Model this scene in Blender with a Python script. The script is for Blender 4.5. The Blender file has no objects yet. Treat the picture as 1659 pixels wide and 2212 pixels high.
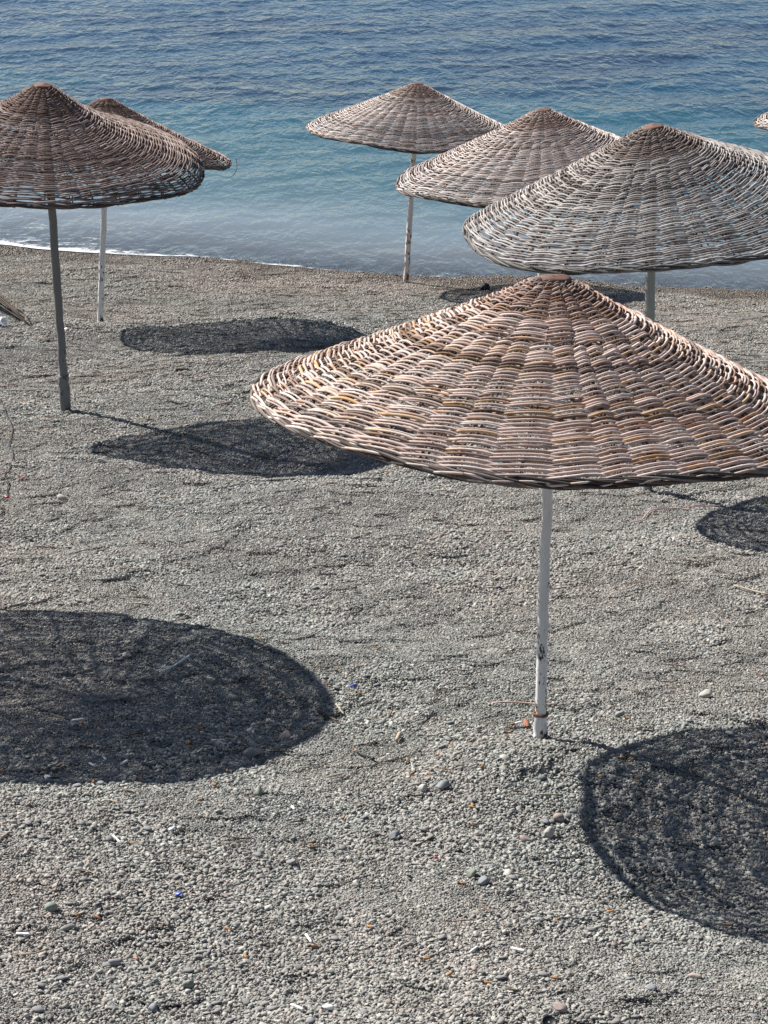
import bpy, bmesh, math, random
import numpy as np
from mathutils import Vector, Matrix, Euler, Quaternion
random.seed(7); rng = np.random.default_rng(7)
SC = bpy.context.scene
COL = SC.collection
R_ = math.radians

# ------------------------------------------------------------------ camera, sky, sun, exposure
IMG_W, IMG_H, FOC = 1659.0, 2212.0, 4943.65       # picture measure used for the camera fit
PITCH = R_(20.097); CAM = Vector((0.0, 0.0, 3.1576))
SUN_AZ = R_(125.09); SUN_EL = R_(42.61)              # the way the light travels
cam = bpy.data.cameras.new('camera'); camo = bpy.data.objects.new('camera', cam); COL.objects.link(camo)
cam.sensor_fit = 'HORIZONTAL'; cam.sensor_width = 36.0; cam.lens = FOC / IMG_W * 36.0
cam.clip_start = 0.1; cam.clip_end = 9000
camo.location = CAM; camo.rotation_euler = (math.pi/2 - PITCH, 0, 0)
SC.camera = camo
world = bpy.data.worlds.new('World'); SC.world = world; world.use_nodes = True
wn = world.node_tree; wn.nodes.clear()
sky = wn.nodes.new('ShaderNodeTexSky'); sky.sky_type = 'NISHITA'; sky.sun_disc = False
sky.sun_elevation = SUN_EL; sky.sun_rotation = R_(305.09)
sky.air_density = 0.8; sky.dust_density = 0.5; sky.ozone_density = 0.7
bg = wn.nodes.new('ShaderNodeBackground'); bg.inputs[1].default_value = 0.050
wo = wn.nodes.new('ShaderNodeOutputWorld')
wn.links.new(sky.outputs[0], bg.inputs[0]); wn.links.new(bg.outputs[0], wo.inputs[0])
sl = bpy.data.lights.new('sun', 'SUN'); sl.energy = 5.0; sl.angle = R_(0.53); sl.color = (1.0, 0.965, 0.915)
so = bpy.data.objects.new('sun', sl); COL.objects.link(so)
LD = Vector((math.sin(SUN_AZ)*math.cos(SUN_EL), math.cos(SUN_AZ)*math.cos(SUN_EL), -math.sin(SUN_EL)))
so.rotation_euler = LD.to_track_quat('-Z', 'Y').to_euler(); so.location = (-20, 20, 30)
SC.view_settings.view_transform = 'Standard'; SC.view_settings.look = 'None'
SC.view_settings.exposure = 1.0; SC.view_settings.gamma = 1.0; SC.view_settings.use_curve_mapping = False
SC.render.engine = 'CYCLES'
SC.cycles.max_bounces = 8; SC.cycles.transparent_max_bounces = 12

# ------------------------------------------------------------------ helpers
def tag(o, label=None, cat=None, group=None, kind=None):
    if label: o['label'] = label
    if cat: o['category'] = cat
    if group: o['group'] = group
    if kind: o['kind'] = kind
    return o
def link(name, data, mat=None, parent=None):
    o = bpy.data.objects.new(name, data); COL.objects.link(o)
    if mat is not None and data is not None and len(data.materials) == 0: data.materials.append(mat)
    if parent is not None: o.parent = parent
    return o
def mesh_np(name, V, F, smooth=True, attrs=None):
    """V (n,3); F list of index arrays or an (m,k) array"""
    me = bpy.data.meshes.new(name)
    V = np.asarray(V, np.float32)
    me.vertices.add(len(V)); me.vertices.foreach_set('co', V.ravel())
    F = np.asarray(F, np.int32); m, k = F.shape
    me.loops.add(m*k); me.loops.foreach_set('vertex_index', F.ravel())
    me.polygons.add(m); me.polygons.foreach_set('loop_start', np.arange(0, m*k, k, dtype=np.int32))
    if smooth: me.polygons.foreach_set('use_smooth', np.ones(m, bool))
    for nm, (typ, data) in (attrs or {}).items():
        a = me.attributes.new(nm, typ, 'POINT')
        data = np.asarray(data, np.float32)
        a.data.foreach_set('color' if typ == 'FLOAT_COLOR' else ('vector' if typ == 'FLOAT_VECTOR' else 'value'), data.ravel())
    me.update(calc_edges=True); me.validate()
    return me
def tube(P, N, rad, sides=6, cap=True):
    """P (n,3) path, N (n,3) a side direction per point, rad (n,) -> V, F(quads)"""
    P = np.asarray(P, float); n = len(P)
    T = np.gradient(P, axis=0); T /= np.linalg.norm(T, axis=1)[:, None] + 1e-12
    N = N - (N*T).sum(1)[:, None]*T; N /= np.linalg.norm(N, axis=1)[:, None] + 1e-12
    B = np.cross(T, N)
    a = np.linspace(0, 2*np.pi, sides, endpoint=False)
    rad = np.broadcast_to(np.asarray(rad, float), (n,))
    V = P[:, None, :] + rad[:, None, None]*(np.cos(a)[None, :, None]*N[:, None, :] + np.sin(a)[None, :, None]*B[:, None, :])
    V = V.reshape(-1, 3)
    i = np.arange(n-1)[:, None]*sides; j = np.arange(sides)[None, :]; j2 = (j+1) % sides
    F = np.stack([i+j, i+j2, i+sides+j2, i+sides+j], -1).reshape(-1, 4)
    if cap:
        e0 = len(V); V = np.vstack([V, P[0], P[-1]])
        js = np.arange(sides); j2 = (js+1) % sides
        F = np.vstack([F, np.stack([js*0+e0, j2, js, js*0+e0], -1), np.stack([js*0+e0+1, (n-1)*sides+js, (n-1)*sides+j2, js*0+e0+1], -1)])
    return V, F
def quads_to_mesh(name, V, F, attrs=None, smooth=True):
    """quads where the first and last index may be equal (triangles)"""
    F = np.asarray(F); tri = F[:, 0] == F[:, 3]
    T = np.vstack([F[~tri][:, [0, 1, 2]], F[~tri][:, [0, 2, 3]], F[tri][:, :3]])
    return mesh_np(name, V, T, smooth, attrs)
class NT:
    """tiny helper to write node trees"""
    def __init__(s, name):
        s.m = bpy.data.materials.new(name); s.m.use_nodes = True; s.t = s.m.node_tree; s.t.nodes.clear()
        s.out = s.n('ShaderNodeOutputMaterial')
    def n(s, typ, **kw):
        nd = s.t.nodes.new(typ)
        for k, v in kw.items():
            if k == 'i':
                for kk, vv in v.items():
                    if hasattr(vv, 'links') and hasattr(vv, 'node'): s.t.links.new(vv, nd.inputs[kk])
                    else: nd.inputs[kk].default_value = vv
            else: setattr(nd, k, v)
        return nd
    def noise(s, scale, vec=None, detail=3, rough=0.55, dist=0.0):
        nd = s.n('ShaderNodeTexNoise', i={'Scale': scale, 'Detail': detail, 'Roughness': rough, 'Distortion': dist})
        if vec is not None: s.t.links.new(vec, nd.inputs['Vector'])
        return nd.outputs['Fac']
    def ramp(s, fac, stops, interp='LINEAR'):
        nd = s.n('ShaderNodeValToRGB', i={0: fac}); cr = nd.color_ramp; cr.interpolation = interp
        while len(cr.elements) < len(stops): cr.elements.new(0.5)
        for e, (p, c) in zip(cr.elements, stops):
            e.position = p; e.color = (c, c, c, 1) if not hasattr(c, '__len__') else (*c, 1)
        return nd.outputs['Color']
    def mix(s, fac, a, b, typ='MIX'):
        nd = s.n('ShaderNodeMix', data_type='RGBA', blend_type=typ)
        for idx, v in ((0, fac), (6, a), (7, b)):
            if hasattr(v, 'links') and hasattr(v, 'node'): s.t.links.new(v, nd.inputs[idx])
            elif idx == 0: nd.inputs[0].default_value = v
            else: nd.inputs[idx].default_value = (*v, 1) if len(v) == 3 else v
        return nd.outputs[2]
    def math(s, op, a, b=0.0, clamp=False):
        nd = s.n('ShaderNodeMath', operation=op, use_clamp=clamp)
        for idx, v in ((0, a), (1, b)):
            if hasattr(v, 'links') and hasattr(v, 'node'): s.t.links.new(v, nd.inputs[idx])
            else: nd.inputs[idx].default_value = v
        return nd.outputs[0]
    def mapr(s, v, a, b, c=0.0, d=1.0, smooth=False):
        nd = s.n('ShaderNodeMapRange', i={0: v, 1: a, 2: b, 3: c, 4: d})
        if smooth: nd.interpolation_type = 'SMOOTHSTEP'
        return nd.outputs[0]
    def bump(s, h, strength=0.5, dist=0.01, normal=None):
        nd = s.n('ShaderNodeBump', i={'Height': h, 'Strength': strength, 'Distance': dist})
        if normal is not None: s.t.links.new(normal, nd.inputs['Normal'])
        return nd.outputs[0]
    def bsdf(s, col, rough=0.7, spec=0.3, normal=None, **kw):
        nd = s.n('ShaderNodeBsdfPrincipled')
        for k, v in {'Base Color': col, 'Roughness': rough, 'Specular IOR Level': spec, **kw}.items():
            if hasattr(v, 'links') and hasattr(v, 'node'): s.t.links.new(v, nd.inputs[k])
            else: nd.inputs[k].default_value = (*v, 1) if hasattr(v, '__len__') and len(v) == 3 else v
        if normal is not None: s.t.links.new(normal, nd.inputs['Normal'])
        return nd.outputs[0]
    def done(s, shader):
        s.t.links.new(shader, s.out.inputs['Surface']); return s.m
    def pos(s): return s.n('ShaderNodeNewGeometry').outputs['Position']
    def obj(s): return s.n('ShaderNodeTexCoord').outputs['Object']
    def scale(s, vec, sc):
        nd = s.n('ShaderNodeMapping', i={'Vector': vec, 'Scale': sc}); return nd.outputs[0]

def ray(px, py):
    """direction of the view ray through picture point (px, py)"""
    u = (px-IMG_W/2)/FOC; v = (IMG_H/2-py)/FOC
    c, s = math.cos(PITCH), math.sin(PITCH)
    return np.array([u, c+v*s, -s+v*c])
# ------------------------------------------------------------------ the lie of the land
SLOPE, TILT = 0.12846, -0.00672
def planar(x, y): return -SLOPE*y + TILT*x
def hit_plane(px, py, z):
    d = ray(px, py); k = (z-CAM.z)/d[2]; return d[0]*k, d[1]*k
def hit_planar(px, py):
    d = ray(px, py); k = CAM.z/(-SLOPE*d[1]+TILT*d[0]-d[2]); return d[0]*k, d[1]*k
_x, _y = hit_planar(600, 574)
ZW = planar(_x, _y)                                    # level of the sea
SHORE = np.array([hit_plane(a, b, ZW) for a, b in ((-900, 470), (-300, 510), (0, 531), (200, 546), (330, 552), (450, 560), (600, 574), (875, 596), (1300, 612), (1659, 631), (2000, 645), (2600, 670))])
SHORE_E = planar(SHORE[:, 0], SHORE[:, 1]) - ZW
def shore_y(x): return np.interp(x, SHORE[:, 0], SHORE[:, 1])
_waves = [(rng.uniform(0.7, 3.2), rng.uniform(0, 6.28), rng.uniform(0, 6.28)) for _ in range(26)]
_fine = [(rng.uniform(0.16, 0.5), rng.uniform(0, 6.28), rng.uniform(0, 6.28)) for _ in range(34)]
def gh(x, y, fine=True):
    x = np.asarray(x, float); y = np.asarray(y, float)
    z = planar(x, y)
    ys = shore_y(x); e = np.interp(x, SHORE[:, 0], SHORE_E)
    t = np.clip((y-(ys-5.5))/5.0, 0, 1); t = t*t*(3-2*t)
    z = z - e*t
    calm = 1-0.75*np.clip((y-(ys-2.0))/2.0, 0, 1)     # the wash smooths the shore
    m = np.zeros_like(z)
    for L, a, p in _waves: m += 0.0040*L**0.6*np.sin((x*math.cos(a)*0.8+y*math.sin(a))*6.283/L+p)
    if fine:
        for L, a, p in _fine: m += 0.0010*np.sin((x*math.cos(a)*0.8+y*math.sin(a))*6.283/L+p)
    z = z + m*calm
    for bx, by, r, h in MOUNDS: z = z + h*np.exp(-((x-bx)**2+(y-by)**2)/(r*r))
    return np.maximum(z, ZW-7.0)
MOUNDS = [(1.85, 7.5, 0.9, -0.19), (-1.0, 15.3, 0.85, -0.10), (0.52, 8.50, 0.33, 0.055), (0.98, 8.05, 0.25, -0.04), (0.35, 7.5, 0.45, 0.03), (0.9, 7.4, 0.3, -0.035), (-2.35, 16.3, 0.4, 0.04), (-0.9, 12.6, 0.8, 0.04)]  # first two are hollows added to shift the canopy shadows falling there
def at(px, py):
    """point on the shingle seen at picture point (px, py)"""
    d = ray(px, py); k = np.linspace(4, 40, 2600); P = np.array(CAM)[None]+d[None]*k[:, None]
    below = P[:, 2] < gh(P[:, 0], P[:, 1])
    i = int(np.argmax(below)); return P[i]

# ------------------------------------------------------------------ materials
def mat_pebble(name, attr=True):
    t = NT(name); p = t.pos()
    patch = t.noise(0.55, p, 4, 0.6); patch2 = t.noise(2.3, p, 3, 0.6)
    if attr:
        base = t.n('ShaderNodeAttribute', attribute_name='tone').outputs['Color']
    else:
        fine = t.noise(95, p, 2, 0.7)
        base = t.ramp(fine, [(0.3, (0.09, 0.09, 0.086)), (0.5, (0.17, 0.168, 0.16)), (0.68, (0.26, 0.257, 0.245))])  # pebble tone darkened: shade in the gaps between stones put into the colour
    sep = t.n('ShaderNodeSeparateXYZ', i={0: p})
    tint = t.mix(t.ramp(patch, [(0.38, 0.0), (0.66, 1.0)]), (0.99, 1.0, 0.975), (1.06, 0.985, 0.94))
    col = t.mix(1.0, base, tint, 'MULTIPLY')
    col = t.mix(1.0, col, t.ramp(patch2, [(0.25, 0.88), (0.75, 1.10)]), 'MULTIPLY')
    # stained, reddish wet shingle along the waterline (height above the sea)
    hgt = t.math('ADD', sep.outputs['Z'], t.mapr(t.noise(1.6, p, 4), 0.2, 0.8, -0.12, 0.12))
    red = t.mapr(hgt, ZW+0.75, ZW+0.18, 0.0, 1.0, True)
    col = t.mix(t.math('MULTIPLY', red, 0.8), col, t.mix(1.0, col, (1.0, 0.94, 0.90), 'MULTIPLY'))
    wet = t.mapr(hgt, ZW+0.17, ZW+0.05, 0.0, 1.0, True)
    col = t.mix(wet, col, t.mix(1.0, col, (0.50, 0.44, 0.39), 'MULTIPLY'))
    rough = t.mapr(wet, 0, 1, 0.85, 0.35)
    nrm = t.bump(t.noise(420, p, 2), 0.25, 0.002)
    return t.done(t.bsdf(col, rough, 0.25, nrm))
M_PEB = mat_pebble('shingle_pebbles')
M_BED = mat_pebble('shingle_bed', False)
def mat_rod():
    t = NT('willow_rod')
    oi = t.n('ShaderNodeObjectInfo')
    off = t.n('ShaderNodeVectorMath', operation='SCALE', i={0: (13.1, 7.7, 5.3), 'Scale': oi.outputs['Random']})
    v = t.n('ShaderNodeVectorMath', operation='ADD', i={0: t.obj(), 1: off.outputs[0]}).outputs[0]
    c = oi.outputs['Color']
    n1 = t.noise(5.5, v, 2, 0.5); n2 = t.noise(22, v, 4, 0.65); n3 = t.noise(140, v, 2, 0.6)
    ochre = t.mix(1.0, c, (1.08, 0.84, 0.57), 'MULTIPLY')
    amt = t.n('ShaderNodeAttribute', attribute_name='ochre', attribute_type='OBJECT').outputs['Fac']
    col = t.mix(t.math('MULTIPLY', t.ramp(n1, [(0.50, 0.0), (0.63, 1.0)]), amt), c, ochre)
    col = t.mix(t.math('MULTIPLY', t.ramp(n2, [(0.52, 0.0), (0.75, 1.0)]), 0.55), col, t.mix(1.0, col, (0.56, 0.50, 0.48), 'MULTIPLY'))
    col = t.mix(t.math('MULTIPLY', t.ramp(n3, [(0.35, 1.0), (0.5, 0.0)]), 0.3), col, t.mix(1.0, col, (0.6, 0.55, 0.5), 'MULTIPLY'))
    ring = t.n('ShaderNodeAttribute', attribute_name='ring').outputs['Fac']
    col = t.mix(t.math('MULTIPLY', ring, 0.6), col, t.mix(1.0, col, (0.42, 0.36, 0.33), 'MULTIPLY'))
    return t.done(t.bsdf(col, 0.75, 0.16, t.bump(t.noise(260, v, 2), 0.2, 0.001)))
M_ROD = mat_rod()
def mat_paint(name, col, rust, chips=0.62, rough=0.5, streak=0.5):
    t = NT(name); o = t.obj()
    n = t.noise(26, t.scale(o, (1, 1, 0.45)), 5, 0.7); low = t.n('ShaderNodeSeparateXYZ', i={0: o}).outputs['Z']
    thr = t.mapr(low, 0.12, 0.85, -0.10, 0.0)
    m = t.ramp(t.math('SUBTRACT', n, thr), [(chips, 0.0), (chips+0.03, 1.0)])
    g = t.noise(7, t.scale(o, (1.6, 1.6, 0.5)), 4)
    c = t.mix(t.ramp(g, [(0.35, 0.0), (0.8, streak)]), col, tuple(x*0.55 for x in col))
    c = t.mix(m, c, rust)
    return t.done(t.bsdf(c, t.mapr(m, 0, 1, rough, 0.85), 0.35, t.bump(t.math('MULTIPLY', m, -1.0), 0.3, 0.002)))
M_WHITE = mat_paint('white_painted_steel', (0.70, 0.69, 0.665), (0.06, 0.032, 0.02), 0.63)
M_GREY = mat_paint('grey_pipe', (0.16, 0.165, 0.16), (0.07, 0.065, 0.06), 0.66, 0.75)
M_GREEN = mat_paint('grey_green_pole', (0.30, 0.32, 0.30), (0.10, 0.09, 0.07), 0.66, 0.7)
M_RUSTY = mat_paint('white_steel_rusting', (0.62, 0.59, 0.55), (0.15, 0.065, 0.03), 0.60)
def mat_simple(name, col, rough=0.7, nscale=30, amt=0.35, spec=0.3, **kw):
    t = NT(name); n = t.noise(nscale, t.obj(), 4, 0.65)
    c = t.mix(t.ramp(n, [(0.3, 0.0), (0.75, amt)]), col, tuple(x*0.45 for x in col))
    return t.done(t.bsdf(c, rough, spec, t.bump(n, 0.25, 0.002), **kw))
M_RUST = mat_simple('rust', (0.20, 0.085, 0.04), 0.9, 60, 0.7)
M_CAP = mat_simple('rusted_brown_lid', (0.16, 0.085, 0.06), 0.75, 40, 0.6)
M_BUTT = mat_simple('cigarette_filter_paper', (0.40, 0.20, 0.08), 0.8, 120, 0.5)
M_PAPER = mat_simple('white_paper', (0.75, 0.75, 0.73), 0.8, 90, 0.3)
M_ASH = mat_simple('burnt_end', (0.05, 0.045, 0.04), 0.9, 90, 0.3)
M_STICK = mat_simple('bleached_wood', (0.42, 0.35, 0.26), 0.8, 45, 0.6)
M_DSTICK = mat_simple('dark_wood', (0.10, 0.075, 0.055), 0.85, 45, 0.6)
M_SHARD = mat_simple('terracotta', (0.30, 0.12, 0.07), 0.8, 45, 0.5)
M_BLUE = mat_simple('blue_plastic', (0.06, 0.11, 0.55), 0.35, 30, 0.2, 0.5)
M_RED = mat_simple('red_plastic', (0.42, 0.03, 0.05), 0.4, 30, 0.3, 0.5)
M_GRN = mat_simple('green_plastic', (0.12, 0.55, 0.08), 0.4, 30, 0.2, 0.5)
M_BLACK = mat_simple('black_rubber', (0.012, 0.012, 0.012), 0.55, 30, 0.2, 0.4)
M_WPLAS = mat_simple('white_plastic', (0.72, 0.73, 0.74), 0.4, 30, 0.25, 0.5)
def mat_clear():
    t = NT('clear_plastic')
    tr = t.n('ShaderNodeBsdfTransparent', i={0: (0.93, 0.95, 0.97, 1)}).outputs[0]
    gl = t.bsdf((0.75, 0.80, 0.86), 0.12, 0.6)
    fr = t.n('ShaderNodeFresnel', i={0: 1.45}).outputs[0]
    mx = t.n('ShaderNodeMixShader', i={0: t.math('ADD', fr, 0.28, True), 1: tr, 2: gl})
    return t.done(mx.outputs[0])
M_CLEAR = mat_clear()
def mat_stone(name, c):
    t = NT(name); o = t.obj()
    n = t.noise(45, o, 5, 0.65); n2 = t.noise(12, o, 2)
    col = t.mix(t.ramp(n, [(0.3, 0.0), (0.75, 0.7)]), tuple(x*1.12 for x in c), tuple(x*0.62 for x in c))
    return t.done(t.bsdf(col, 0.85, 0.25, t.bump(n, 0.35, 0.003)))
M_STONES = [mat_stone('grey_stone', (0.25, 0.25, 0.24)), mat_stone('blue_grey_stone', (0.20, 0.21, 0.225)), mat_stone('pale_stone', (0.40, 0.38, 0.34)), mat_stone('pinkish_stone', (0.31, 0.25, 0.225)), mat_stone('greenish_stone', (0.22, 0.235, 0.20))]

# ------------------------------------------------------------------ the setting: beach and sea
def axis(parts):
    out = []
    for a, b, s in parts: out.append(np.arange(a, b, s))
    out.append([parts[-1][1]]); return np.concatenate(out)
def sheet(name, xs, ys, zf, mat, attrs=None):
    X, Y = np.meshgrid(xs, ys); Z = zf(X, Y)
    V = np.stack([X, Y, Z], -1).reshape(-1, 3); nx, ny = len(xs), len(ys)
    i = np.arange(ny-1)[:, None]*nx + np.arange(nx-1)[None]
    F = np.stack([i, i+1, i+nx+1, i+nx], -1).reshape(-1, 4)
    at_ = {k: ('FLOAT', f(X, Y).ravel()) for k, f in (attrs or {}).items()}
    return link(name, mesh_np(name, V, F, True, at_), mat)
gx = axis([(-900, -60, 60), (-60, -10, 2.0), (-10, -6, 0.2), (-6, 6, 0.045), (6, 10, 0.2), (10, 60, 2.0), (60, 900, 60)])
gy = axis([(-60, 0, 3.0), (0, 4.6, 0.2), (4.6, 14, 0.045), (14, 28, 0.07), (28, 40, 0.5), (40, 120, 5), (120, 900, 60), (900, 3000, 300)])
beach = sheet('beach', gx, gy, lambda x, y: gh(x, y)-0.012*np.clip((shore_y(x)+1.0-y)/1.0, 0, 1), M_BED); tag(beach, kind='structure')

_sw = []
for _ in range(46):
    L = float(np.exp(rng.uniform(math.log(0.42), math.log(3.4))))
    a = math.pi/2 + 0.35 + rng.normal(0, 0.42)
    _sw.append((L, math.cos(a), math.sin(a), rng.uniform(0, 6.28), 0.0016*L**0.72*rng.uniform(0.5, 1.4)))
def sea_z(x, y):
    z = np.zeros_like(x)
    for L, cx, cy, p, A in _sw:
        ph = (x*cx+y*cy)*6.283/L+p
        z += A*(np.sin(ph)+0.22*np.sin(2*ph+0.6))
    d = np.clip((y-shore_y(x))/3.0, 0.05, 1); far = np.clip((160-y)/100, 0, 1)
    return ZW + z*d*far
def sea_depth(x, y): return np.clip(ZW-gh(x, y, False), 0, 7)
def sea_off(x, y): return np.clip(y-shore_y(x), -1, 500)
def mat_sea():
    t = NT('sea_water'); p = t.pos()
    off = t.n('ShaderNodeAttribute', attribute_name='offshore').outputs['Fac']
    wob = t.math('ADD', off, t.mapr(t.noise(0.22, t.scale(p, (0.5, 1.0, 1)), 4, 0.6), 0.25, 0.75, -2.6, 2.6))
    f = t.mapr(wob, 0.0, 28.0)
    col = t.ramp(f, [(0.0, (0.180, 0.200, 0.215)), (0.08, (0.115, 0.152, 0.170)), (0.19, (0.045, 0.095, 0.112)), (0.34, (0.018, 0.068, 0.092)), (0.55, (0.009, 0.040, 0.074)), (0.85, (0.009, 0.040, 0.077)), (1.0, (0.011, 0.054, 0.092))])
    # dark weed beds under the water farther out, mostly to the left
    sep = t.n('ShaderNodeSeparateXYZ', i={0: p})
    weed = t.noise(0.16, t.scale(p, (0.45, 1.1, 1)), 5, 0.62, 0.6)
    bias = t.math('ADD', t.mapr(sep.outputs['X'], -9, 8, 0.085, -0.06), t.mapr(off, 8, 12.5, -0.35, 0.0))
    wm = t.ramp(t.math('ADD', weed, bias), [(0.47, 0.0), (0.60, 1.0)])
    col = t.mix(t.math('MULTIPLY', wm, 0.85), col, (0.010, 0.022, 0.046))
    body = t.n('ShaderNodeBsdfDiffuse', i={0: col}).outputs[0]
    clear = t.n('ShaderNodeBsdfTransparent', i={0: (0.80, 0.90, 0.90, 1)}).outputs[0]
    opac = t.mapr(off, 0.0, 2.2, 0.15, 1.0)
    under = t.n('ShaderNodeMixShader', i={0: opac, 1: clear, 2: body}).outputs[0]
    pa = t.scale(p, (1.35, 0.66, 1.0))
    h1 = t.noise(2.5, pa, 3, 0.55, 0.3); h2 = t.noise(10.5, pa, 2, 0.5, 0.2)
    calm = t.mapr(off, 0.2, 6.0, 0.45, 1.0)
    nb = t.bump(t.math('MULTIPLY', h1, calm), 1.0, 0.12)
    nb = t.bump(t.math('MULTIPLY', h2, calm), 1.0, 0.016, nb)
    gl = t.n('ShaderNodeBsdfGlossy', i={0: (1, 1, 1, 1), 'Roughness': 0.12}).outputs[0]
    t.t.links.new(nb, gl.node.inputs['Normal'])
    fr = t.n('ShaderNodeFresnel', i={0: 1.33}).outputs[0]; t.t.links.new(nb, fr.node.inputs['Normal'])
    mx = t.n('ShaderNodeMixShader', i={0: fr, 1: under, 2: gl})
    return t.done(mx.outputs[0])
wx = axis([(-3000, -200, 200), (-200, -14, 4), (-14, 14, 0.09), (14, 200, 4), (200, 3000, 200)])
wy = axis([(20.5, 54, 0.09), (54, 80, 0.4), (80, 240, 4), (240, 6000, 160)])
sea = sheet('sea', wx, wy, sea_z, mat_sea(), {'depth': sea_depth, 'offshore': sea_off}); tag(sea, kind='structure')

# foam along the waterline: a thin uneven sheet that rides on the water
def mat_foam():
    t = NT('sea_foam'); p = t.pos()
    w = t.n('ShaderNodeAttribute', attribute_name='thick').outputs['Fac']
    n = t.noise(5.0, t.scale(p, (0.7, 1.5, 1)), 5, 0.7, 0.8); n2 = t.noise(28, p, 3, 0.7)
    m = t.math('ADD', w, t.math('ADD', t.mapr(n, 0.2, 0.8, -0.75, 0.75), t.mapr(n2, 0.2, 0.8, -0.3, 0.3)))
    a = t.mapr(m, 0.48, 0.95, 0.0, 0.75)
    d = t.bsdf((0.80, 0.82, 0.83), 0.7, 0.3, t.bump(n2, 0.5, 0.01))
    tr = t.n('ShaderNodeBsdfTransparent').outputs[0]
    return t.done(t.n('ShaderNodeMixShader', i={0: a, 1: tr, 2: d}).outputs[0])
def foam_strip():
    xs = np.arange(-8.0, 7.0, 0.05); vs = np.linspace(0, 1, 34)
    X, Vv = np.meshgrid(xs, vs)
    left = np.clip((-1.2-X)/2.6, 0, 1)
    y0 = shore_y(X)-0.07+0.05*np.sin(X*2.1)+0.04*np.sin(X*5.3+1)
    wid = 0.30+2.6*left
    Y = y0+Vv*wid
    Z = np.maximum(sea_z(X, Y), gh(X, Y)) + 0.012*(1-Vv) + 0.006
    line = np.exp(-(Vv*wid/0.16)**2)
    mid = np.exp(-((X+0.9)/0.75)**2)
    th = line*(0.20+0.70*left+0.42*mid) + left*(0.44-0.50*Vv)
    nx, ny = len(xs), len(vs); V = np.stack([X, Y, Z], -1).reshape(-1, 3)
    i = np.arange(ny-1)[:, None]*nx+np.arange(nx-1)[None]
    F = np.stack([i, i+1, i+nx+1, i+nx], -1).reshape(-1, 4)
    o = link('sea_foam', mesh_np('sea_foam', V, F, True, {'thick': ('FLOAT', th.ravel())}), mat_foam())
    tag(o, 'thin white foam where the small waves wash up the shingle', 'foam', kind='stuff')
foam_strip()

# ------------------------------------------------------------------ shingle: clumps of real pebbles laid over the beach
def ico(sub):
    bm = bmesh.new(); bmesh.ops.create_icosphere(bm, subdivisions=sub, radius=1.0)
    V = np.array([v.co[:] for v in bm.verts]); F = np.array([[v.index for v in f.verts] for f in bm.faces]); bm.free(); return V, F
ICO1, ICO2 = ico(1), ico(2)
PAL = np.array([(0.325, 0.318, 0.298), (0.370, 0.360, 0.335), (0.270, 0.268, 0.256), (0.430, 0.415, 0.385), (0.205, 0.206, 0.210), (0.325, 0.285, 0.258), (0.385, 0.325, 0.288), (0.275, 0.284, 0.258), (0.42, 0.405, 0.375), (0.145, 0.145, 0.14)])
PALP = np.array([.21, .19, .15, .11, .08, .08, .05, .08, .03, .02])
def rotmats(n, flat):
    a = rng.uniform(0, 2*np.pi, n); b = rng.normal(0, flat, n); c = rng.normal(0, flat, n)
    def rz(t): z = np.zeros_like(t); o = z+1; return np.stack([np.stack([np.cos(t), -np.sin(t), z], -1), np.stack([np.sin(t), np.cos(t), z], -1), np.stack([z, z, o], -1)], -2)
    def rx(t): z = np.zeros_like(t); o = z+1; return np.stack([np.stack([o, z, z], -1), np.stack([z, np.cos(t), -np.sin(t)], -1), np.stack([z, np.sin(t), np.cos(t)], -1)], -2)
    def ry(t): z = np.zeros_like(t); o = z+1; return np.stack([np.stack([np.cos(t), z, np.sin(t)], -1), np.stack([z, o, z], -1), np.stack([-np.sin(t), z, np.cos(t)], -1)], -2)
    return rz(a) @ rx(b) @ ry(c)
def pebbles(n, size, spread, base, flat=0.35, zj=0.4):
    """n pebbles in a disc of radius spread; size (n,) half lengths"""
    BV, BF = base; k = len(BV)
    sc = np.stack([size*rng.uniform(0.9, 1.45, n), size*rng.uniform(0.65, 1.0, n), size*rng.uniform(0.28, 0.72, n)], -1)
    jit = 1+rng.normal(0, 0.17 if k < 20 else 0.09, (n, k, 1))
    V = BV[None]*jit
    if k > 20:
        for _ in range(5):                                   # broken facets
            pl = rng.normal(size=(n, 3)); pl /= np.linalg.norm(pl, axis=1)[:, None]; hh = rng.uniform(0.55, 0.95, (n, 1))
            V = V-np.maximum(np.einsum('nki,ni->nk', V, pl)-hh, 0)[..., None]*pl[:, None, :]
    V = V*sc[:, None, :]
    V = np.einsum('nij,nkj->nki', rotmats(n, flat), V)
    r = spread*np.sqrt(rng.uniform(0, 1, n)); a = rng.uniform(0, 2*np.pi, n)
    C = np.stack([r*np.cos(a), r*np.sin(a), size*rng.uniform(-0.35, zj, n)], -1)
    V = (V+C[:, None, :]).reshape(-1, 3)
    F = (BF[None]+np.arange(n)[:, None, None]*k).reshape(-1, 3)
    c = PAL[rng.choice(len(PAL), n, p=PALP)]*np.array([0.885, 0.905, 0.915])*rng.uniform(0.70, 1.10, (n, 1))
    T = np.concatenate([np.repeat(c, k, axis=0), np.ones((n*k, 1))], 1)
    return V, F, T
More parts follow.
